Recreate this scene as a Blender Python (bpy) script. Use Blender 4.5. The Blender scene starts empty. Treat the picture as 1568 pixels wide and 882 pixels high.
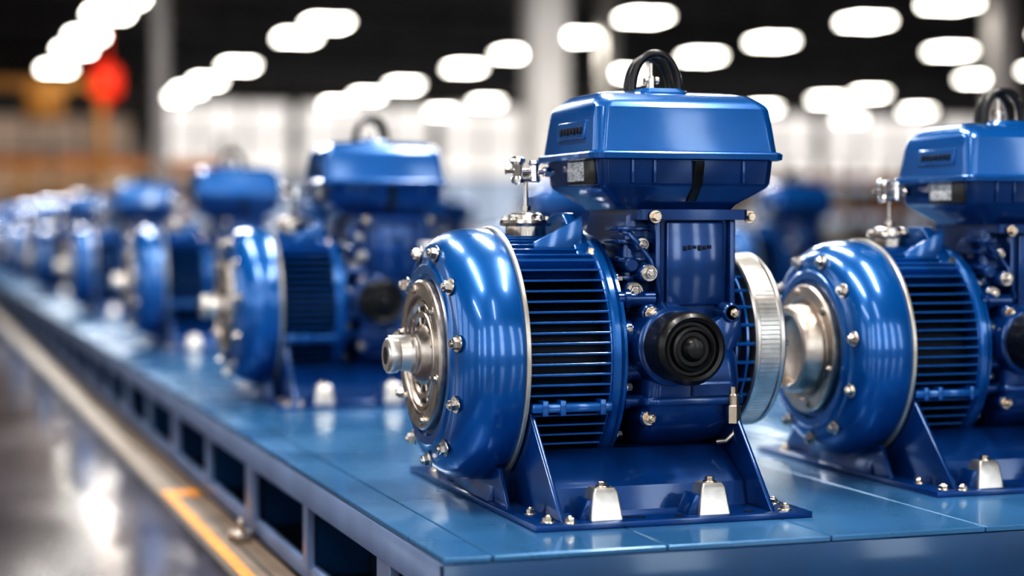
import bpy, bmesh, math, random
from mathutils import Vector, Matrix
random.seed(7)
S = bpy.context.scene
PLAT = 0.26           # platform top height
ORG = Vector((1.30, 3.45, 0.0))

# ------------------------------------------------------------------ materials
def mat(name, col, rough=0.4, metal=0.0, coat=0.0, noise=0.0, nscale=20, bump=0.0, emis=None, estr=0, rvar=0.0, spec=None, stretch=None):
    m = bpy.data.materials.new(name); m.use_nodes = True
    nt = m.node_tree; b = nt.nodes['Principled BSDF']
    b.inputs['Base Color'].default_value = (*col, 1)
    b.inputs['Roughness'].default_value = rough
    b.inputs['Metallic'].default_value = metal
    b.inputs['Coat Weight'].default_value = coat
    b.inputs['Coat Roughness'].default_value = 0.09
    if spec is not None: b.inputs['Specular IOR Level'].default_value = spec
    if emis:
        b.inputs['Emission Color'].default_value = (*emis, 1)
        b.inputs['Emission Strength'].default_value = estr
    tc = nt.nodes.new('ShaderNodeTexCoord')
    src = tc.outputs['Object']
    if stretch:
        mp = nt.nodes.new('ShaderNodeMapping'); mp.inputs['Scale'].default_value = stretch
        nt.links.new(src, mp.inputs['Vector']); src = mp.outputs['Vector']
    n = nt.nodes.new('ShaderNodeTexNoise'); n.inputs['Scale'].default_value = nscale
    n.inputs['Detail'].default_value = 5
    nt.links.new(src, n.inputs['Vector'])
    if noise > 0:
        r = nt.nodes.new('ShaderNodeValToRGB')
        r.color_ramp.elements[0].position = 0.3; r.color_ramp.elements[1].position = 0.7
        r.color_ramp.elements[0].color = (*[c*(1-noise) for c in col], 1)
        r.color_ramp.elements[1].color = (*[min(1, c*(1+noise)) for c in col], 1)
        nt.links.new(n.outputs['Fac'], r.inputs['Fac'])
        nt.links.new(r.outputs['Color'], b.inputs['Base Color'])
    if rvar > 0:
        mr = nt.nodes.new('ShaderNodeMapRange')
        mr.inputs['From Min'].default_value = .3; mr.inputs['From Max'].default_value = .7
        mr.inputs['To Min'].default_value = max(0.02, rough-rvar); mr.inputs['To Max'].default_value = rough+rvar
        nt.links.new(n.outputs['Fac'], mr.inputs['Value'])
        nt.links.new(mr.outputs['Result'], b.inputs['Roughness'])
    if bump > 0:
        bp = nt.nodes.new('ShaderNodeBump'); bp.inputs['Strength'].default_value = bump
        bp.inputs['Distance'].default_value = 0.01
        nt.links.new(n.outputs['Fac'], bp.inputs['Height'])
        nt.links.new(bp.outputs['Normal'], b.inputs['Normal'])
    return m

M = {}
M['blue'] = mat('blue_gloss_paint', (0.003, 0.105, 0.33), 0.26, 0.3, 0.75, 0.12, 6, 0.02)
M['blue_cast'] = mat('blue_cast_paint', (0.002, 0.050, 0.185), 0.28, 0.3, 0.6, 0.2, 14, 0.08)
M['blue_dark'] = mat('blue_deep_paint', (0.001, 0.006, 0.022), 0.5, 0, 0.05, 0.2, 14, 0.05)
M['steel'] = mat('brushed_steel', (0.58, 0.53, 0.48), 0.24, 1.0, 0, 0.15, 30, 0.03, rvar=.08)
M['steel_lt'] = mat('pale_cast_aluminium', (0.62, 0.59, 0.56), 0.34, 0.9, 0, 0.12, 40, 0.05)
M['bronze'] = mat('warm_bearing_steel', (0.50, 0.44, 0.39), 0.34, 1.0, 0, 0.12, 60, 0.01, rvar=.05)
M['brass'] = mat('brass_bolt', (0.60, 0.50, 0.40), 0.25, 1.0, 0, 0.2, 30, 0.02)
M['cream'] = mat('cream_gasket', (0.55, 0.50, 0.44), 0.3, 0.6, 0.2, 0.1, 30, 0.02)
M['rubber'] = mat('black_rubber', (0.010, 0.009, 0.010), 0.36, 0, 0.1, 0.3, 30, 0.05)
M['chrome'] = mat('chrome', (0.8, 0.76, 0.72), 0.08, 1.0)
M['label'] = mat('printed_label', (0.50, 0.50, 0.50), 0.4, 0, 0, 0.55, 160, 0, stretch=(1, .4, 1.6))
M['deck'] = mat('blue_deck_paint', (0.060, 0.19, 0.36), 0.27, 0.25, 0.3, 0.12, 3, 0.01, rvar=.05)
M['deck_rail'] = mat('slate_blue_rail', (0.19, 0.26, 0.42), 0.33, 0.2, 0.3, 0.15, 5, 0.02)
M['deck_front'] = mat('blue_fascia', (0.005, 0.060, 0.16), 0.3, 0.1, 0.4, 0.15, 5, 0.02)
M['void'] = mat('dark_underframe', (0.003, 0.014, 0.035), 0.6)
M['floor'] = mat('polished_concrete', (0.070, 0.060, 0.072), 0.13, 0, 0.2, 0.35, 1.1, 0.005, rvar=.03)
M['strip'] = mat('tan_floor_strip', (0.22, 0.165, 0.125), 0.5, 0, 0, 0.3, 4, 0.03, spec=.3)
M['joint'] = mat('dark_floor_joint', (0.05, 0.04, 0.03), 0.6)
M['yellow'] = mat('yellow_floor_tape', (0.9, 0.33, 0.01), 0.5, 0, 0, 0.15, 12)
M['ceil'] = mat('charcoal_ceiling', (0.045, 0.045, 0.05), 0.8, noise=.3, nscale=.5)
M['truss'] = mat('grey_truss_steel', (0.16, 0.16, 0.17), 0.6)
M['wall'] = mat('pale_plaster_wall', (0.6, 0.58, 0.56), 0.8, noise=.15, nscale=.3)
M['col'] = mat('white_column_paint', (0.8, 0.77, 0.74), 0.6, noise=.05, nscale=1)
M['lamp'] = mat('lamp_diffuser', (0.9, 0.9, 0.9), 0.5, emis=(1, 0.96, 0.86), estr=22)
M['lampbody'] = mat('lamp_housing', (0.25, 0.25, 0.25), 0.5)
M['win'] = mat('daylight_pane', (0.8, 0.85, 0.9), 0.3, emis=(1.0, 0.94, 0.89), estr=0.74)
M['winlow'] = mat('frosted_pane', (0.6, 0.65, 0.7), 0.4, emis=(0.68, 0.80, 1.0), estr=0.48)
M['winwarm'] = mat('amber_frosted_pane', (0.6, 0.5, 0.4), 0.4, emis=(1.0, 0.74, 0.58), estr=0.22)  # emission stands in for warm light on the beige wall
M['winL'] = mat('side_daylight_pane', (0.8, 0.85, 0.9), 0.3, emis=(0.93, 0.96, 1.0), estr=2.5)
M['winN'] = mat('entrance_daylight_pane', (0.8, 0.85, 0.9), 0.3, emis=(0.90, 0.96, 1.0), estr=6.5)
M['frame'] = mat('window_frame', (0.4, 0.4, 0.42), 0.5)
M['craneY'] = mat('crane_yellow', (0.55, 0.26, 0.05), 0.5, noise=.2, nscale=2)
M['orange'] = mat('rack_orange', (0.8, 0.25, 0.05), 0.5)
M['red'] = mat('signal_red', (0.75, 0.03, 0.01), 0.4, emis=(1, .06, .01), estr=.7)
M['carton'] = mat('cardboard', (0.40, 0.28, 0.20), 0.8, noise=.2, nscale=3)
M['machine'] = mat('machine_grey', (0.30, 0.28, 0.28), 0.5, noise=.1, nscale=2)

# ------------------------------------------------------------------ mesh helpers
def lathe(bm, prof, axis='X', c=(0, 0), seg=72, a0=0, a1=2*math.pi):
    full = abs(a1-a0-2*math.pi) < 1e-6
    n = seg if full else seg+1
    rings = []
    def P(a, r, t):
        x, y = r*math.cos(t), r*math.sin(t)
        if axis == 'X': return (a, c[0]+x, c[1]+y)
        if axis == 'Y': return (c[0]+x, a, c[1]+y)
        return (c[0]+x, c[1]+y, a)
    for a, r in prof:
        if r < 1e-6: rings.append([bm.verts.new(P(a, 0, 0))])
        else: rings.append([bm.verts.new(P(a, r, a0+(a1-a0)*i/seg)) for i in range(n)])
    for A, B in zip(rings[:-1], rings[1:]):
        m = n if full else n-1
        for i in range(m):
            j = (i+1) % n
            try:
                if len(A) == 1 and len(B) == 1: pass
                elif len(A) == 1: bm.faces.new((A[0], B[i], B[j]))
                elif len(B) == 1: bm.faces.new((A[i], B[0], A[j]))
                else: bm.faces.new((A[i], B[i], B[j], A[j]))
            except ValueError: pass

def box(bm, x0, x1, y0, y1, z0, z1, bev=0.0, seg=2, rot=None):
    r = bmesh.ops.create_cube(bm, size=1)
    vs = r['verts']
    c = Vector(((x0+x1)/2, (y0+y1)/2, (z0+z1)/2))
    for v in vs:
        p = Vector((v.co.x*(x1-x0), v.co.y*(y1-y0), v.co.z*(z1-z0)))
        if rot: p = rot @ p
        v.co = p + c
    if bev > 0:
        es = list({e for v in vs for e in v.link_edges})
        bmesh.ops.bevel(bm, geom=es, offset=bev, segments=seg, profile=0.5, affect='EDGES')

def basis(d):
    d = d.normalized(); u = Vector((0, 0, 1)) if abs(d.z) < .9 else Vector((1, 0, 0))
    a = d.cross(u).normalized(); b = d.cross(a).normalized()
    return a, b

def cyl(bm, p0, p1, r0, r1=None, seg=16, cham=0.0, ph=0.0):
    p0 = Vector(p0); p1 = Vector(p1); r1 = r0 if r1 is None else r1
    d = p1-p0; L = d.length; a, b = basis(d); dn = d.normalized()
    lv = [(0, r0)]
    if cham > 0: lv += [(L-cham, r1), (L, r1-cham)]
    else: lv += [(L, r1)]
    rings = []
    for t, r in lv:
        rings.append([bm.verts.new(p0+dn*t+(a*math.cos(ph+2*math.pi*i/seg)+b*math.sin(ph+2*math.pi*i/seg))*r) for i in range(seg)])
    for A, B in zip(rings[:-1], rings[1:]):
        for i in range(seg):
            j = (i+1) % seg
            bm.faces.new((A[i], A[j], B[j], B[i]))
    bm.faces.new(rings[0]); bm.faces.new(rings[-1])

def bolt(bm, p, d, r=0.009, h=0.012, washer=True, stud=False):
    p = Vector(p); d = Vector(d).normalized()
    if washer: cyl(bm, p, p+d*0.003, r*1.45, seg=20, cham=.0008)
    cyl(bm, p+d*0.002, p+d*h, r, seg=6, cham=r*.14, ph=random.random())
    if stud: cyl(bm, p+d*h, p+d*(h*1.3), r*.6, seg=12, cham=r*.15)

def tube(bm, pts, r, seg=12, caps=True):
    pts = [Vector(p) for p in pts]; rings = []
    pa = None
    for i, p in enumerate(pts):
        t = (pts[min(i+1, len(pts)-1)]-pts[max(i-1, 0)]).normalized()
        if pa is None: a, b = basis(t)
        else:
            a = (pa - t*pa.dot(t)).normalized(); b = t.cross(a).normalized()
        pa = a
        rr = r[i] if isinstance(r, (list, tuple)) else r
        rings.append([bm.verts.new(p+(a*math.cos(2*math.pi*k/seg)+b*math.sin(2*math.pi*k/seg))*rr) for k in range(seg)])
    for A, B in zip(rings[:-1], rings[1:]):
        for i in range(seg):
            j = (i+1) % seg
            bm.faces.new((A[i], A[j], B[j], B[i]))
    if caps: bm.faces.new(rings[0]); bm.faces.new(rings[-1])

def loft(bm, levels, n=6, axis='Z'):
    """levels: (z,cx,cy,hx,hy,rad)"""
    rings = []
    for z, cx, cy, hx, hy, rad in levels:
        ring = []
        rad = min(rad, hx*.98, hy*.98)
        for q, (sx, sy) in enumerate([(1, 1), (-1, 1), (-1, -1), (1, -1)]):
            for k in range(n+1):
                t = math.pi/2*(q + k/n)
                x = cx+sx*(hx-rad)+rad*math.cos(t); y = cy+sy*(hy-rad)+rad*math.sin(t)
                ring.append(bm.verts.new((x, y, z) if axis == 'Z' else (x, z, y)))
        rings.append(ring)
    N = len(rings[0])
    for A, B in zip(rings[:-1], rings[1:]):
        for i in range(N):
            j = (i+1) % N
            bm.faces.new((A[i], A[j], B[j], B[i]))
    bm.faces.new(rings[0]); bm.faces.new(rings[-1])

def prism(bm, pts, axis, a0, a1, bev=0):
    def P(a, p):
        return {'X': (a, p[0], p[1]), 'Y': (p[0], a, p[1]), 'Z': (p[0], p[1], a)}[axis]
    A = [bm.verts.new(P(a0, p)) for p in pts]; B = [bm.verts.new(P(a1, p)) for p in pts]
    n = len(pts); fs = []
    for i in range(n):
        j = (i+1) % n; fs.append(bm.faces.new((A[i], A[j], B[j], B[i])))
    fs.append(bm.faces.new(A)); fs.append(bm.faces.new(B))
    if bev > 0:
        es = list({e for f in fs for e in f.edges})
        bmesh.ops.bevel(bm, geom=es, offset=bev, segments=2, profile=.5, affect='EDGES')

def to_mesh(name, bm, material, off=None, ang=35):
    bmesh.ops.recalc_face_normals(bm, faces=bm.faces[:])
    if off is not None: bmesh.ops.translate(bm, verts=bm.verts[:], vec=-off)
    me = bpy.data.meshes.new(name); bm.to_mesh(me); bm.free()
    me.materials.append(M[material])
    me.shade_smooth(); me.set_sharp_from_angle(angle=math.radians(ang))
    return me

def obj(name, me, parent=None, loc=None):
    o = bpy.data.objects.new(name, me); S.collection.objects.link(o)
    if parent: o.parent = parent
    if loc is not None: o.location = loc
    return o

def empty(name, loc=(0, 0, 0)):
    e = bpy.data.objects.new(name, None); e.empty_display_size = .1; e.location = loc
    S.collection.objects.link(e); return e

# ------------------------------------------------------------------ the pump
YC, ZC = 3.45, 0.288
PARTS = []
def part(name, material, fn, ang=35):
    bm = bmesh.new(); fn(bm)
    PARTS.append((name, to_mesh(name, bm, material, ORG, ang)))

def f_drum(bm):
    pr = [(1.088, .18), (1.088, .243), (1.078, .247)]
    for i in range(0, 13):
        t = math.pi/2*i/12
        pr.append((1.045-0.080*math.sin(t), .190+.057*math.cos(t)))
    pr += [(.963, .180), (.958, .176), (.958, .160), (.966, .155), (.966, .10)]
    lathe(bm, pr, 'X', (YC, ZC), 96)
part('drum_casing', 'blue', f_drum, 50)

def f_rim(bm):
    lathe(bm, [(1.086, .20), (1.086, .250), (1.088, .2515), (1.093, .2515), (1.095, .250), (1.095, .20)], 'X', (YC, ZC), 96)
part('drum_gasket_rim', 'cream', f_rim)

def f_hub(bm):
    k_ = .93
    pr = [(.968, .158), (.950, .158), (.946, .154), (.946, .126), (.949, .122), (.953, .121), (.953, .116), (.949, .114), (.949, .108), (.956, .104),
               (.957, .094), (.951, .091), (.951, .083), (.957, .079), (.957, .066), (.950, .062), (.946, .056), (.940, .052), (.936, .042), (.936, .02)]
    lathe(bm, [(a, r*k_) for a, r in pr], 'X', (YC, ZC), 80)
    for k in range(12):
        t = 2*math.pi*k/12+.2
        d = Vector((0, math.cos(t), math.sin(t)))
        c = Vector((.9565, YC, ZC))
        cyl(bm, c+d*.056, c+d*.100, .0028, seg=8)
part('hub_flange', 'bronze', f_hub)

def f_recess(bm):
    lathe(bm, [(.9562, .0965), (.9562, .0880)], 'X', (YC, ZC), 80)
    lathe(bm, [(.9562, .0730), (.9562, .0620)], 'X', (YC, ZC), 80)
    lathe(bm, [(.8788, .0175), (.8788, 0)], 'X', (YC, ZC), 32)
part('hub_rubber_seals', 'rubber', f_recess)  # flat black rings and bore disc, shade of the recesses put in as colour

def f_shaft(bm):
    lathe(bm, [(.95, .036), (.930, .036), (.926, .032), (.905, .030), (.902, .034), (.888, .036), (.882, .034), (.879, .030), (.879, .017), (.90, .015), (.90, 0)], 'X', (YC, ZC), 40)
    box(bm, .884, .93, YC-.005, YC+.005, ZC+.028, ZC+.040, .001)
part('drive_shaft', 'steel_lt', f_shaft)

def f_cover(bm):
    lathe(bm, [(.95, .105), (.915, .100), (.905, .094), (.902, .084), (.906, .078), (.925, .072), (.932, .05), (.932, 0)], 'X', (YC, ZC), 60)
PUMP_ALT = []
_b = bmesh.new(); f_cover(_b); PUMP_ALT.append(('bearing_cover', to_mesh('bearing_cover', _b, 'bronze', ORG)))

def f_bolts(bm):
    for k in range(11):
        t = 2*math.pi*k/11+.12
        y, z = YC+.205*math.cos(t), ZC+.205*math.sin(t)
        bolt(bm, (.966, y, z), (-1, .2*math.cos(t), .2*math.sin(t)), .0115, .014, True, True)
    for k in range(6):
        t = 2*math.pi*k/6+.3
        bolt(bm, (.947, YC+.130*math.cos(t), ZC+.130*math.sin(t)), (-1, 0, 0), .0065, .008)
    for a in (-1.25, -.75, -.25, .25, .75, 1.25):
        t = math.pi+a
        bolt(bm, (1.294, YC+.222*math.cos(t), ZC+.222*math.sin(t)), (1, 0, 0), .008, .014)
    for k in range(10):
        t = 2*math.pi*k/10
        bolt(bm, (1.655, YC+.150*math.cos(t), .307+.150*math.sin(t)), (1, 0, 0), .007, .014)
    for x, y, z, r in [(1.347, 3.243, .45, .011), (1.325, 3.266, .415, .012), (1.34, 3.262, .505, .009)]:
        bolt(bm, (x, y, z), (-.2, -1, 0), r, .018, True, True)
part('hex_bolts', 'steel', f_bolts)

def f_brass(bm):
    for x, y, z, r in [(1.345, 3.225, .372, .010), (1.515, 3.230, .372, .010), (1.345, 3.238, .172, .010), (1.515, 3.25, .17, .008)]:
        bolt(bm, (x, y, z), (0, -1, 0), r, .015, True, True)
    bolt(bm, (1.262, 3.335, .485), (-.2, -1, .5), .009, .014)
    for x, y in [(1.36, 3.245), (1.57, 3.27)]:
        bolt(bm, (x, y, .558), (0, -1, .0), .009, .014)
    for x, y, r in [(1.078, 3.16, .008), (1.078, 3.062, .010), (1.112, 3.042, .009), (1.545, 3.06, .009), (1.56, 3.14, .009), (1.08, 3.8, .010), (1.55, 3.8, .01)]:
        bolt(bm, (x, y, .011), (0, 0, 1), r, .011, True, True)
    for x in (1.187, 1.399):
        bolt(bm, (x, 3.077, .068), (0, 0, 1), .009, .011)
part('brass_bolts', 'brass', f_brass)

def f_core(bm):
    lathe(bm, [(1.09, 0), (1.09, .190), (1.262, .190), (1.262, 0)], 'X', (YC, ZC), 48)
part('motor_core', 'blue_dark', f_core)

def f_fins(bm):
    R = .236
    z = -.222
    while z < .19:
        h = math.sqrt(max(R*R-z*z, 0.0004))
        th = .0022
        box(bm, 1.098, 1.262, YC-h, YC+h, ZC+z-th, ZC+z+th, .0008, 1)
        z += .0195
    # crown fins: follow the top of the barrel
    for k in range(-8, 9):
        a = math.pi/2 + k*.082
        y, zz = math.cos(a), math.sin(a)
        rot = Matrix.Rotation(a-math.pi/2, 3, 'X')
        c = Vector((1.18, YC+.215*y, ZC+.215*zz))
        box(bm, c.x-.082, c.x+.082, c.y-.002, c.y+.002, c.z-.023, c.z+.021, .0008, 1, rot)
    box(bm, 1.10, 1.262, YC-.238, YC-.18, ZC-.098, ZC-.080, .004)
    for x in (1.12, 1.155, 1.235):
        box(bm, x, x+.012, YC-.240, YC-.18, ZC-.104, ZC-.074, .002)
part('cooling_fins', 'blue', f_fins)

def f_collar(bm):
    n = 72; pts = []
    for i in range(n):
        t = 2*math.pi*i/n + math.pi/2
        y, z = .236*math.cos(t), .236*math.sin(t)
        pts.append((YC+y, ZC+z))
    prism(bm, pts, 'X', 1.258, 1.292, .004)
    pk = [(YC-.13, ZC+.190), (YC-.045, ZC+.268), (YC-.03, ZC+.278), (YC+.03, ZC+.278), (YC+.045, ZC+.268), (YC+.13, ZC+.190)]
    prism(bm, pk, 'X', 1.232, 1.262, .005)
    prism(bm, [(1.15, ZC+.22), (1.25, ZC+.272), (1.25, ZC+.2), (1.15, ZC+.2)], 'Y', YC-.10, YC-.09, .002)
    lathe(bm, [(1.262, .20), (1.262, .240), (1.266, .244), (1.276, .244), (1.280, .240), (1.292, .232), (1.300, .215), (1.300, .1)], 'X', (YC, ZC), 90)
part('bearing_collar', 'blue', f_collar)

def f_casing(bm):
    lathe(bm, [(1.29, .212), (1.31, .200), (1.335, .165), (1.36, .150), (1.50, .150), (1.53, .158), (1.545, .160), (1.545, 0)], 'X', (YC, ZC), 64)
    # upper column
    loft(bm, [(.30, 1.449, 3.43, .078, .155, .014), (.56, 1.449, 3.40, .082, .130, .014)])
    box(bm, 1.390, 1.514, 3.262, 3.29, .385, .550, .006)
    loft(bm, [(.36, 1.345, 3.42, .042, .130, .018), (.47, 1.352, 3.42, .038, .125, .018), (.56, 1.36, 3.41, .034, .115, .014)])
    loft(bm, [(.552, 1.445, 3.39, .115, .140, .012), (.572, 1.445, 3.39, .115, .140, .012)])
    # lower volute
    loft(bm, [(.095, 1.405, 3.42, .052, .085, .03), (.105, 1.41, 3.42, .062, .105, .03), (.13, 1.428, 3.42, .088, .165, .03),
              (.165, 1.432, 3.42, .100, .192, .03), (.24, 1.435, 3.42, .101, .200, .03), (.285, 1.435, 3.42, .098, .195, .03), (.32, 1.438, 3.42, .09, .175, .03), (.345, 1.44, 3.42, .08, .15, .03)])
    loft(bm, [(.196, 1.434, 3.42, .106, .205, .03), (.200, 1.434, 3.42, .108, .207, .03), (.208, 1.434, 3.42, .108, .207, .03), (.212, 1.434, 3.42, .106, .205, .03)])
    loft(bm, [(.214, 1.47, 3.235, .045, .022, .008), (.236, 1.47, 3.235, .045, .022, .008), (.24, 1.47, 3.235, .040, .018, .008)])
    lathe(bm, [(3.27, .084), (3.235, .080), (3.205, .076), (3.20, .066), (3.20, .0)], 'Y', (1.385, .311), 48)
    for z, r in ((.335, .020), (.262, .017), (.205, .012), (.40, .015)):
        cyl(bm, (1.285, 3.255, z), (1.36, 3.255, z), r, seg=24)
        lathe(bm, [(1.298, r), (1.298, r*1.35), (1.308, r*1.35), (1.308, r)], 'X', (3.255, z), 24)
    for x, y, z, r in [(1.345, 3.245, .372, .019), (1.515, 3.245, .372, .019), (1.347, 3.262, .45, .018), (1.345, 3.255, .172, .018), (1.325, 3.285, .415, .019), (1.515, 3.265, .17, .015), (1.34, 3.28, .505, .015), (1.32, 3.28, .465, .014)]:
        cyl(bm, (x, y+.05, z), (x, y-.018, z), r*1.15, r, 24, cham=.003)
    for z in (.385, .44, .475, .51, .535):
        box(bm, 1.30, 1.375, 3.285, 3.36, z-.004, z+.004, .0015)
    box(bm, 1.525, 1.537, 3.262, 3.50, .30, .56, .003)
    box(bm, 1.366, 1.378, 3.258, 3.40, .34, .56, .003)
    box(bm, 1.39, 1.47, 3.34, 3.50, .012, .12, .008)
    prism(bm, [(1.46, .345), (1.535, .385), (1.54, .33), (1.50, .26), (1.46, .26)], 'Y', 3.235, 3.28, .005)
    tube(bm, [(1.31, 3.30, .53), (1.318, 3.27, .525), (1.335, 3.255, .50), (1.352, 3.25, .475), (1.366, 3.25, .44), (1.372, 3.25, .41), (1.37, 3.26, .39)], .0055, 10)
part('gearbox_casing', 'blue_cast', f_casing)

def f_cap(bm):
    pr = [(3.22, .069), (3.20, .071), (3.16, .070), (3.150, .074), (3.132, .074), (3.122, .070), (3.117, .063), (3.120, .056), (3.128, .053),
          (3.128, .047), (3.118, .044), (3.116, .038), (3.122, .034), (3.122, .026), (3.112, .022), (3.106, .018), (3.104, .010), (3.104, 0)]
    lathe(bm, [(a, r*.94) for a, r in pr], 'Y', (1.385, .311), 64)
part('rubber_end_cap', 'rubber', f_cap, 40)

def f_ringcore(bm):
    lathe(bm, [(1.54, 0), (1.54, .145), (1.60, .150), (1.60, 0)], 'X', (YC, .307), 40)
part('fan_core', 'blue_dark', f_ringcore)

def f_grille(bm):
    for x in (1.548, 1.572):
        lathe(bm, [(x, .14), (x, .168), (x+.005, .168), (x+.005, .14)], 'X', (YC, .307), 64)
    for k in range(28):
        t = 2*math.pi*k/28
        d = Vector((0, math.cos(t), math.sin(t))); c = Vector((0, YC, .307))+d*.166
        cyl(bm, c+Vector((1.54, 0, 0)), c+Vector((1.592, 0, 0)), .0042, seg=8)
part('fan_grille', 'blue', f_grille)

def f_shroud(bm):
    lathe(bm, [(1.588, .14), (1.588, .176), (1.592, .179), (1.598, .179), (1.600, .1765), (1.640, .1765), (1.643, .179), (1.650, .179), (1.655, .174), (1.658, .160), (1.658, .12), (1.664, .11), (1.672, .08), (1.674, 0)], 'X', (YC, .307), 96)
    for k in range(120):
        t = 2*math.pi*k/120
        y, z = math.cos(t), math.sin(t)
        cyl(bm, (1.600, YC+.1762*y, .307+.1762*z), (1.641, YC+.1762*y, .307+.1762*z), .0013, seg=6)
part('fan_shroud_ring', 'steel_lt', f_shroud)

LX, LY, LHX, LHY = 1.415, 3.365, .200, .165
def f_boxl(bm):
    L = [(.572, LX-.0, LY, .118, .100, .012), (.58, LX, LY, .125, .105, .014), (.614, LX, LY, .174, .144, .016), (.622, LX, LY, .179, .148, .018), (.672, LX, LY, .184, .152, .020)]
    loft(bm, L)
    for x in (1.30, 1.345, 1.53):
        box(bm, x-.003, x+.003, LY-.155, LY-.10, .622, .668, .001)
part('terminal_box_body', 'blue_cast', f_boxl)

def f_lid(bm):
    L = [(.666, LX, LY, LHX-.006, LHY-.006, .022), (.668, LX, LY, LHX, LHY, .024), (.678, LX, LY, LHX+.001, LHY+.001, .024), (.681, LX, LY, LHX-.002, LHY-.002, .024),
         (.683, LX, LY, LHX-.009, LHY-.009, .022), (.690, LX, LY, LHX-.010, LHY-.010, .022), (.740, LX, LY, LHX-.015, LHY-.018, .024), (.766, LX, LY, LHX-.018, LHY-.023, .026), (.774, LX, LY, LHX-.021, LHY-.029, .030),
         (.783, LX, LY, LHX-.029, LHY-.044, .032), (.793, LX, LY, LHX-.040, LHY-.066, .030), (.7975, LX, LY, LHX-.052, LHY-.082, .028), (.801, LX, LY, LHX-.08, LHY-.105, .03)]
    loft(bm, L, 8)
    loft(bm, [(.76, LX-.02, LY, .055, .105, .02), (.799, LX-.02, LY, .050, .090, .02), (.807, LX-.02, LY, .042, .08, .02)])
    for dx in (-.13, .09, .13):
        loft(bm, [(.76, LX+dx, LY, .006, .085, .005), (.797, LX+dx, LY, .005, .070, .004), (.800, LX+dx, LY, .003, .066, .002)])
    box(bm, 1.224, 1.232, 3.27, 3.42, .706, .742, .002, rot=Matrix.Rotation(math.radians(6), 3, 'Y'))
part('terminal_box_lid', 'blue', f_lid, 22)

def f_badge(bm):
    for i in range(7):
        y = 3.285+i*.018
        box(bm, 1.2205, 1.2265, y, y+.011, .716+.002*(i % 2), .730, .001)
    for i in range(6):
        x = 1.425+i*.0105
        box(bm, x, x+.007, 3.259, 3.266, .492+.002*(i % 3), .502+.001*(i % 2), .0008)
part('embossed_lettering', 'blue_dark', f_badge)

def f_label(bm):
    box(bm, 1.2275, 1.2300, 3.285, 3.375, .626, .664, .001)
part('rating_label', 'label', f_label)

def f_black(bm):
    box(bm, 1.2290, 1.2400, 3.235, 3.382, .619, .669, .003)
    loft(bm, [(.588, 1.435, 3.255, .010, .012, .004), (.62, 1.435, 3.222, .010, .010, .004), (.664, 1.435, 3.210, .010, .008, .004)])
    for dy, w, h in ((-.016, .050, .083), (.020, .046, .078)):
        pts = []
        for i in range(25):
            t = math.pi*i/24
            pts.append((1.403-w*math.cos(t), LY+dy, .797+h*math.sin(t)**.8))
        tube(bm, pts, .0082, 12)
    for dx in (-.05, .05):
        box(bm, 1.403+dx-.012, 1.403+dx+.012, LY-.035, LY+.035, .785, .806, .003)
part('lifting_handle', 'rubber', f_black)

def f_post(bm):
    cyl(bm, (1.40, LY, .80), (1.40, LY, .835), .010, seg=16, cham=.002)
    cyl(bm, (1.40, LY, .83), (1.40, LY, .862), .0045, seg=12)
    cyl(bm, (1.385, LY, .828), (1.415, LY, .828), .007, seg=12)
    lathe(bm, [(.798, .0), (.798, .024), (.808, .022), (.811, 0)], 'Z', (1.40, LY), 24)
part('handle_post', 'steel', f_post)

def f_breather(bm):
    lathe(bm, [(.515, .040), (.540, .040), (.540, .050), (.546, .052), (.552, .050), (.552, .036), (.562, .034), (.566, .028), (.566, 0)], 'Z', (1.167, 3.45), 36)
    for k in range(5):
        t = 2*math.pi*k/5
        bolt(bm, (1.167+.043*math.cos(t), 3.45+.043*math.sin(t), .551), (0, 0, 1), .006, .009)
    cyl(bm, (1.167, 3.45, .56), (1.167, 3.45, .64), .0045, seg=12)
    cyl(bm, (1.167, 3.45, .570), (1.167, 3.45, .580), .010, seg=6)
part('breather_flange', 'steel', f_breather)

def f_sight(bm):
    lathe(bm, [(.622, .004), (.626, .012), (.634, .013), (.638, .010), (.662, .011), (.668, .016), (.674, .015), (.678, .008), (.678, 0)], 'Z', (1.150, 3.45), 24)
    lathe(bm, [(.628, .004), (.630, .011), (.638, .010), (.660, .009), (.664, .013), (.670, .012), (.670, 0)], 'Z', (1.185, 3.45), 24)
    cyl(bm, (1.125, 3.45, .648), (1.225, 3.45, .648), .006, seg=12)
    cyl(bm, (1.155, 3.45, .634), (1.195, 3.45, .634), .008, seg=12)
    cyl(bm, (1.205, 3.45, .648), (1.218, 3.45, .648), .011, seg=6)
part('sight_glass_fitting', 'chrome', f_sight)

def f_drain(bm):
    tube(bm, [(1.515, 3.235, .215), (1.518, 3.222, .20), (1.52, 3.218, .17), (1.516, 3.218, .14), (1.500, 3.222, .125), (1.487, 3.235, .122)], .0055, 12)
    cyl(bm, (1.510, 3.212, .160), (1.510, 3.212, .195), .015, seg=6, cham=.002)
    cyl(bm, (1.510, 3.212, .195), (1.510, 3.212, .216), .011, seg=16, cham=.002)
    cyl(bm, (1.510, 3.212, .214), (1.510, 3.212, .230), .008, seg=6)
part('drain_valve', 'brass', f_drain)

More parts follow.
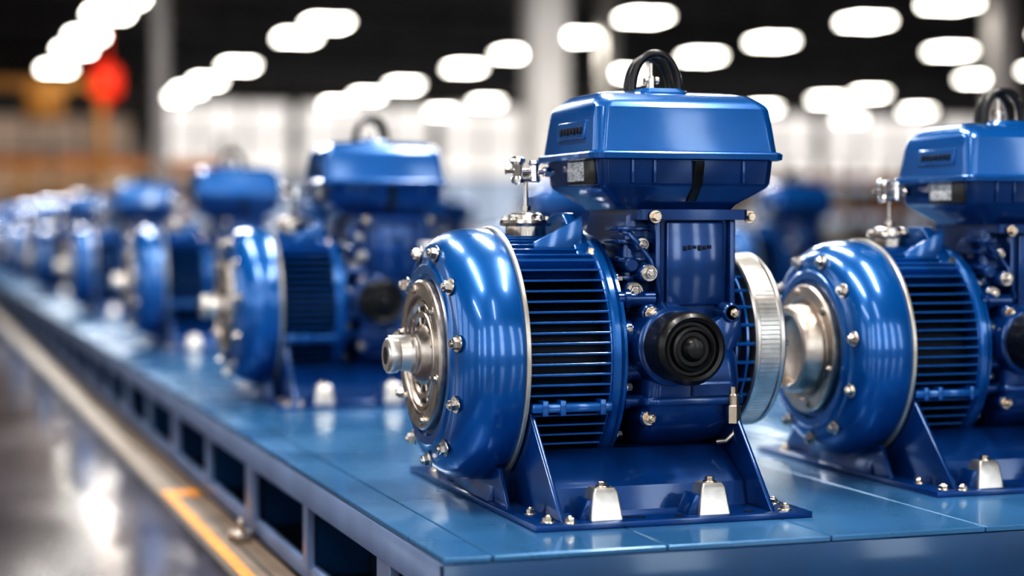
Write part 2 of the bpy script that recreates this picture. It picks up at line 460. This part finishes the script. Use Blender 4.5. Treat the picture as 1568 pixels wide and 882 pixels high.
def f_base(bm):
    box(bm, 1.043, 1.586, 3.029, 3.88, 0.0, .012, .002)
    for x in (1.098, 1.512):
        prism(bm, [(3.052, .012), (3.235, .20), (3.30, .22), (3.60, .22), (3.665, .20), (3.848, .012)], 'X', x, x+.010, .002)
    loft(bm, [(.010, 1.31, 3.45, .205, .30, .01), (.055, 1.31, 3.45, .204, .285, .01), (.115, 1.31, 3.45, .200, .20, .02)])
    prism(bm, [(1.05, .012), (1.10, .012), (1.10, .12), (1.088, .12)], 'Y', 3.33, 3.57, .002)
    prism(bm, [(3.25, .012), (3.65, .012), (3.60, .08), (3.30, .08)], 'X', 1.06, 1.07, .002)
    for x in (1.187, 1.399):
        prism(bm, [(x-.050, .012), (x-.024, .012), (x-.024, .048), (x-.034, .048)], 'Y', 3.062, 3.115, .002)
part('base_frame', 'blue_cast', f_base)

def f_wedge(bm):
    for x in (1.187, 1.399):
        loft(bm, [(.012, x, 3.077, .031, .028, .004), (.060, x, 3.079, .024, .022, .004), (.068, x, 3.080, .020, .018, .004)])
part('leveling_wedges', 'steel_lt', f_wedge)

def f_holes(bm):
    for x, y in [(1.255, 3.06), (1.33, 3.055), (1.47, 3.06), (1.235, 3.065)]:
        lathe(bm, [(.0121, .009), (.0135, .009), (.0135, .0)], 'Z', (x, y), 20)
part('plug_discs', 'blue_dark', f_holes)

def place_pump(x, y, sc=1.0, rz=0.0, skip=(), extra=()):
    e = empty('electric_pump', (x, y, PLAT)); e.scale = (sc,)*3; e.rotation_euler = (0, 0, rz)
    for n, me in PARTS:
        if n in skip: continue
        obj(n, me, e)
    for n, me in extra: obj(n, me, e)
    return e

place_pump(1.30, 3.45)
place_pump(2.18, 3.57, .95, 0, skip=('drive_shaft', 'hub_rubber_seals'), extra=PUMP_ALT)
for dy in (2.25, 4.85, 8.1, 11.6, 15.4, 19.5, 24.0, 28.5):
    place_pump(1.28, 3.45+dy)
for x, y in ((3.75, 10.9), (5.15, 10.4), (3.75, 14.2), (5.15, 14.0), (3.75, 18), (5.15, 18)):
    place_pump(x, y)

# ------------------------------------------------------------------ platforms
def platform(name, x0, x1, y0, y1):
    e = empty(name, (x0, y0, 0))
    off = Vector((x0, y0, 0))
    bm = bmesh.new()
    xs = [x0, x0+.085]
    while xs[-1]+.30 < x1-.05: xs.append(xs[-1]+.31)
    xs.append(x1)
    ys = [y0]
    while ys[-1] + 3.6 < y1: ys.append(ys[-1]+3.4)
    ys.append(max(y1, ys[-1]+.5))
    g = .0015
    for a, b in zip(xs[:-1], xs[1:]):
        for c, d in zip(ys[:-1], ys[1:]):
            box(bm, a+(g if a != x0 else 0), b-(g if b != x1 else 0), c+(g if c != y0 else 0), d-g, PLAT-.010, PLAT, .0015, 1)
    obj('deck_panels', to_mesh('deck_panels', bm, 'deck', off), e)
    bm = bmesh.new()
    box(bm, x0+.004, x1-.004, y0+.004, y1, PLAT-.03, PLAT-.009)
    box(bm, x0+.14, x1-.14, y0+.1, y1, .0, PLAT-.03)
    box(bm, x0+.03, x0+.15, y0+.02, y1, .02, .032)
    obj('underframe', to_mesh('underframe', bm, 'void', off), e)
    bm = bmesh.new()
    for xa, xb in ((x0, x0+.02), (x1-.02, x1)):
        box(bm, xa, xb, y0+.001, y1, PLAT-.075, PLAT-.010, .003)
        box(bm, xa+.012, xb+.012, y0+.001, y1, .012, .055, .003)
        yy = y0+.40
        k = 0
        while yy < y1:
            w = .045 if k % 2 else .10
            box(bm, xa+.001, xb-.001, yy-w/2, yy+w/2, .05, PLAT-.07, .001, 1)
            yy += .70; k += 1
    obj('side_rails', to_mesh('side_rails', bm, 'deck_rail', off), e)
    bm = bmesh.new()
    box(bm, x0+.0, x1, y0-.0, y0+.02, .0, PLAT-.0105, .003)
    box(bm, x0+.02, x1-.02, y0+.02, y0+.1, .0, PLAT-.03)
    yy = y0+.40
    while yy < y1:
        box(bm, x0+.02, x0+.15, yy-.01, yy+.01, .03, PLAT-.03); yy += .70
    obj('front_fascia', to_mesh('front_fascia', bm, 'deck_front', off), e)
    return e
platform('assembly_platform', .819, 2.95, 2.839, 36.0)
platform('assembly_platform', 3.25, 5.75, 9.3, 26.0)

# ------------------------------------------------------------------ floor, strip, tape
X0, X1, YN, YF, HC = -9.0, 62.0, -7.0, 88.0, 7.7
def simple(name, material, fn, loc=(0, 0, 0)):
    bm = bmesh.new(); fn(bm)
    return obj(name, to_mesh(name, bm, material, Vector(loc)), None, loc)
simple('floor', 'floor', lambda bm: box(bm, X0, X1, YN, YF, -.1, 0))
simple('floor_guide_strip', 'strip', lambda bm: box(bm, .705, .83, YN+.5, 36, 0, .004))
simple('floor_guide_joint', 'joint', lambda bm: (box(bm, .69, .704, YN+.5, 36, 0, .003), box(bm, .772, .780, YN+.5, 36, .002, .006)))
simple('yellow_floor_marking', 'yellow', lambda bm: (box(bm, .710, .740, 0, 5.40, .004, .0065), box(bm, .710, .812, 5.40, 5.52, .004, .0065)))
def f_clamp(bm):
    box(bm, .77, .812, 4.55, 4.62, .004, .03, .004); box(bm, .785, .80, 4.57, 4.60, .03, .06, .003)
    cyl(bm, (.76, 4.585, .02), (.815, 4.585, .02), .012, seg=16)
simple('floor_clamp', 'bronze', f_clamp)

# ------------------------------------------------------------------ hall shell
simple('wall_far', 'wall', lambda bm: box(bm, X0, X1, YF, YF+.3, 0, HC))
simple('wall_near', 'wall', lambda bm: box(bm, X0, X1, YN-.3, YN, 0, HC))
simple('wall_left', 'wall', lambda bm: box(bm, X0-.3, X0, YN, YF, 0, HC))
simple('wall_right', 'wall', lambda bm: box(bm, X1, X1+.3, YN, YF, 0, HC))
simple('ceiling', 'ceil', lambda bm: box(bm, X0, X1, YN, YF, HC, HC+.2))
wn = 1
for i in range(7):
    xa = 11.0+i*7.1; xb = xa+6.7
    w = empty('window_%d' % wn, (xa, YF, .6)); wn += 1
    bm = bmesh.new(); box(bm, 0, xb-xa, -.05, -.02, 2.6, 6.2)
    obj('pane', to_mesh('pane', bm, 'win'), w)
    bm = bmesh.new(); box(bm, 0, xb-xa, -.05, -.02, 0, 2.6)
    obj('frosted_pane', to_mesh('frosted_pane', bm, 'winlow'), w)
    bm = bmesh.new()
    for k in range(4): x = (xb-xa)*k/3; box(bm, x-.07, x+.07, -.12, -.02, 0, 6.2)
    for z in (0, 2.6, 4.4, 6.2): box(bm, -.07, xb-xa+.07, -.12, -.02, z-.07, z+.07)
    obj('mullions', to_mesh('mullions', bm, 'frame'), w)
w = empty('window_%d' % wn, (.5, YF, 2.6)); wn += 1  # added glowing panel in place of a warmly lit stretch of wall
bm = bmesh.new(); box(bm, 0, 9.6, -.05, -.02, 0, 3.4); obj('pane', to_mesh('pane', bm, 'winwarm'), w)  # added glowing panel standing in for lit wall, not a window pane
bm = bmesh.new()
for k in range(5): box(bm, 2.4*k-.07, 2.4*k+.07, -.12, -.02, 0, 3.4)
for z in (0, 1.7, 3.4): box(bm, -.07, 9.67, -.12, -.02, z-.07, z+.07)
obj('mullions', to_mesh('mullions', bm, 'frame'), w)  # bars made for the added glowing panel
for i in range(5):
    ya = -4+i*4.4; yb = ya+3.2
    w = empty('window_%d' % wn, (X0, ya, 1.2)); wn += 1
    bm = bmesh.new(); box(bm, .02, .05, 0, yb-ya, 0, 4.2)
    obj('pane', to_mesh('pane', bm, 'winL'), w)
    bm = bmesh.new()
    for k in range(4): y = (yb-ya)*k/3; box(bm, .02, .12, y-.05, y+.05, 0, 4.2)
    for z in (0, 2.1, 4.2): box(bm, .02, .12, -.05, yb-ya+.05, z-.06, z+.06)
    obj('mullions', to_mesh('mullions', bm, 'frame'), w)
# tall entrance windows in the near wall
for i in range(6):
    xa = -7.5+i*3.3; L = 1.1
    w = empty('window_%d' % wn, (xa, YN, .9)); wn += 1
    bm = bmesh.new(); box(bm, 0, L, .02, .05, 0, 5.2)
    obj('pane', to_mesh('pane', bm, 'winN'), w)
    bm = bmesh.new()
    for x in (0, L): box(bm, x-.05, x+.05, .02, .12, 0, 5.2)
    for z in (0, 2.6, 5.2): box(bm, -.05, L+.05, .02, .12, z-.05, z+.05)
    obj('mullions', to_mesh('mullions', bm, 'frame'), w)

def f_truss(bm):
    for z in (6.9, 7.6): box(bm, X0+.05, X1-.05, -.08, .08, z-.07, z+.07)
    x = X0+.1; up = True
    while x < X1-2:
        z0, z1 = (6.9, 7.6) if up else (7.6, 6.9)
        cyl(bm, (x, 0, z0), (x+1.4, 0, z1), .045, seg=6); x += 1.4; up = not up
bm = bmesh.new(); f_truss(bm); tm = to_mesh('roof_truss', bm, 'truss')
for k in range(8):
    obj('roof_truss', tm, None, (0, 8+k*10, 0))

# ceiling lamps
bm = bmesh.new()
box(bm, -.45, .45, -.50, .50, .0, .10, .02); cyl(bm, (0, -.3, .1), (0, -.3, HC-5.8), .015, seg=6); cyl(bm, (0, .3, .1), (0, .3, HC-5.8), .015, seg=6)
lb = to_mesh('housing', bm, 'lampbody')
bm = bmesh.new(); box(bm, -.45, .45, -.47, .47, -.06, -.001, .01); ld = to_mesh('diffuser', bm, 'lamp')
rows = {4.5: [30, 35.4, 40.9, 43.8, 49, 53, 59.6], 9.8: [44.2, 47.8, 56.8, 63.1, 67.4, 71.6], 16.7: [40.6, 45.4, 50.4, 55.4, 62.8, 68.3, 73.5],
        22.2: [36.0, 39.8, 44.9, 49.5, 55.7, 63.5, 70.6, 77], 28.2: [40.5, 45.7], 34.4: [50.3, 54, 61.3, 64.7, 70.3], 41.6: [58, 70, 76]}
for x, ys in rows.items():
    for y in ys:
        e = empty('ceiling_lamp', (x, y, 5.8)); obj('housing', lb, e); obj('diffuser', ld, e)

def luminaire(x, y, z, L, W, power, rot=0):
    e = empty('linear_luminaire', (x, y, z)); e.rotation_euler = (0, 0, rot)
    bm = bmesh.new(); box(bm, -W/2-.03, W/2+.03, -L/2-.03, L/2+.03, .01, .08, .01)
    cyl(bm, (0, -L/3, .08), (0, -L/3, HC-z), .01, seg=6); cyl(bm, (0, L/3, .08), (0, L/3, HC-z), .01, seg=6)
    obj('housing', to_mesh('housing', bm, 'lampbody'), e)
    l = bpy.data.lights.new('tube_light', 'AREA'); l.shape = 'RECTANGLE'; l.size = W; l.size_y = L; l.energy = power; l.color = (1, .97, .92)
    o = bpy.data.objects.new('tube_light', l); S.collection.objects.link(o); o.parent = e; o.location = (0, 0, 0)
for x, y, p in ((.2, 2.8, 95), (2.6, 2.8, 90), (.2, 6.2, 85), (2.4, 6.2, 80), (-1.8, .2, 50), (1.2, -.6, 25), (1.2, 11, 110), (1.2, 18, 120), (4.5, 10, 100)):
    luminaire(x, y, 4.0, 2.4, .22, p)
for x, y in ((9, 24), (17, 24), (26, 27), (2, 26)):  # extra lights added out of view to brighten columns and far hall
    luminaire(x, y, 6.6, 3.0, 1.0, 1000)

# columns
def column(x, y, w, material):
    def f(bm):
        box(bm, x-w/2, x+w/2, y-w/2, y+w/2, 0, HC, .02)
        box(bm, x-w*.7, x+w*.7, y-w*.7, y+w*.7, 0, .4, .02)
        box(bm, x-w*.7, x+w*.7, y-w*.7, y+w*.7, HC-.5, HC, .02)
    simple('support_column', material, f, (x, y, 0))
column(11.9, 34, .75, 'col'); column(4.55, 35, .28, 'machine'); column(23.5, 36, .5, 'machine'); column(17.5, 45, .4, 'col')

def f_crane(bm):
    box(bm, -4, 4.6, 45.6, 46.0, 4.10, 4.35, .02)
    box(bm, 4.4, 4.6, 45.6, 46.0, 0, 4.1, .02)
    box(bm, 2.7, 3.6, 45.3, 46.2, 3.4, 4.2, .05)
simple('gantry_crane', 'craneY', f_crane)
def f_hoist(bm):
    loft(bm, [(3.5, 3.95, 39, .25, .25, .1), (3.6, 3.95, 39, .30, .30, .15), (4.0, 3.95, 39, .30, .30, .15), (4.15, 3.95, 39, .2, .2, .1)])
    cyl(bm, (3.95, 39, 4.1), (3.95, 39, HC), .03)
    cyl(bm, (3.95, 39, 3.2), (3.95, 39, 3.5), .04)
simple('red_chain_hoist', 'red', f_hoist)
def f_rail(bm):
    for z in (1.55, 1.95): box(bm, .5, 6.0, 37.4, 37.5, z-.06, z+.06, .02)
    for i in range(4): box(bm, .6+i*1.5, .7+i*1.5, 37.4, 37.5, 0, 2.0, .01)
simple('yellow_guard_rail', 'craneY', f_rail)

def rack(x, y, n, seed, levels=3):
    random.seed(seed)
    e = empty('pallet_rack', (x, y, 0))
    bm = bmesh.new()
    for i in range(n+1):
        for dy in (0, 1.1):
            box(bm, i*2.4-.06, i*2.4+.06, dy-.06, dy+.06, 0, levels*1.3+.7)
    obj('uprights', to_mesh('uprights', bm, 'machine'), e)
    bm = bmesh.new()
    for z in (1.3, 2.6, 3.9)[:levels]:
        for dy in (0, 1.1): box(bm, 0, n*2.4, dy-.04, dy+.04, z-.08, z+.08)
    obj('beams', to_mesh('beams', bm, 'orange'), e)
    for mname, ph in (('carton', 0), ('machine', 1), ('col', 2)):
        bm = bmesh.new()
        for i in range(n):
            for zi, z in enumerate((.02, 1.39, 2.69)[:levels]):
                for k in range(2):
                    if (i*7+zi*3+k*5+seed) % 3 == ph:
                        h = random.uniform(.5, 1.0)
                        box(bm, i*2.4+.15+k*1.1, i*2.4+1.1+k*1.1, .1, 1.0, z, z+h, .02)
        if len(bm.verts): obj('stock_'+mname, to_mesh('stock', bm, mname), e)
        else: bm.free()
rack(-1.0, 52, 4, 1, 2); rack(24.5, 62, 5, 3, 2); rack(38, 66, 4, 4, 2)

# world
w = bpy.data.worlds.new('World'); S.world = w; w.use_nodes = True
w.node_tree.nodes['Background'].inputs[0].default_value = (.75, .85, 1, 1)
w.node_tree.nodes['Background'].inputs[1].default_value = .45

# camera
cd = bpy.data.cameras.new('camera'); cam = bpy.data.objects.new('camera', cd); S.collection.objects.link(cam)
cam.location = (0, 0, PLAT+.54); cam.rotation_euler = (math.radians(90-1.94), 0, math.radians(-18.26))
cd.sensor_width = 36; cd.lens = 64.3; cd.clip_end = 300
cd.dof.use_dof = True; cd.dof.focus_distance = 3.42; cd.dof.aperture_fstop = 1.2
S.camera = cam
S.view_settings.view_transform = 'Standard'
try: S.view_settings.look = 'High Contrast'
except Exception as ex: print(ex)
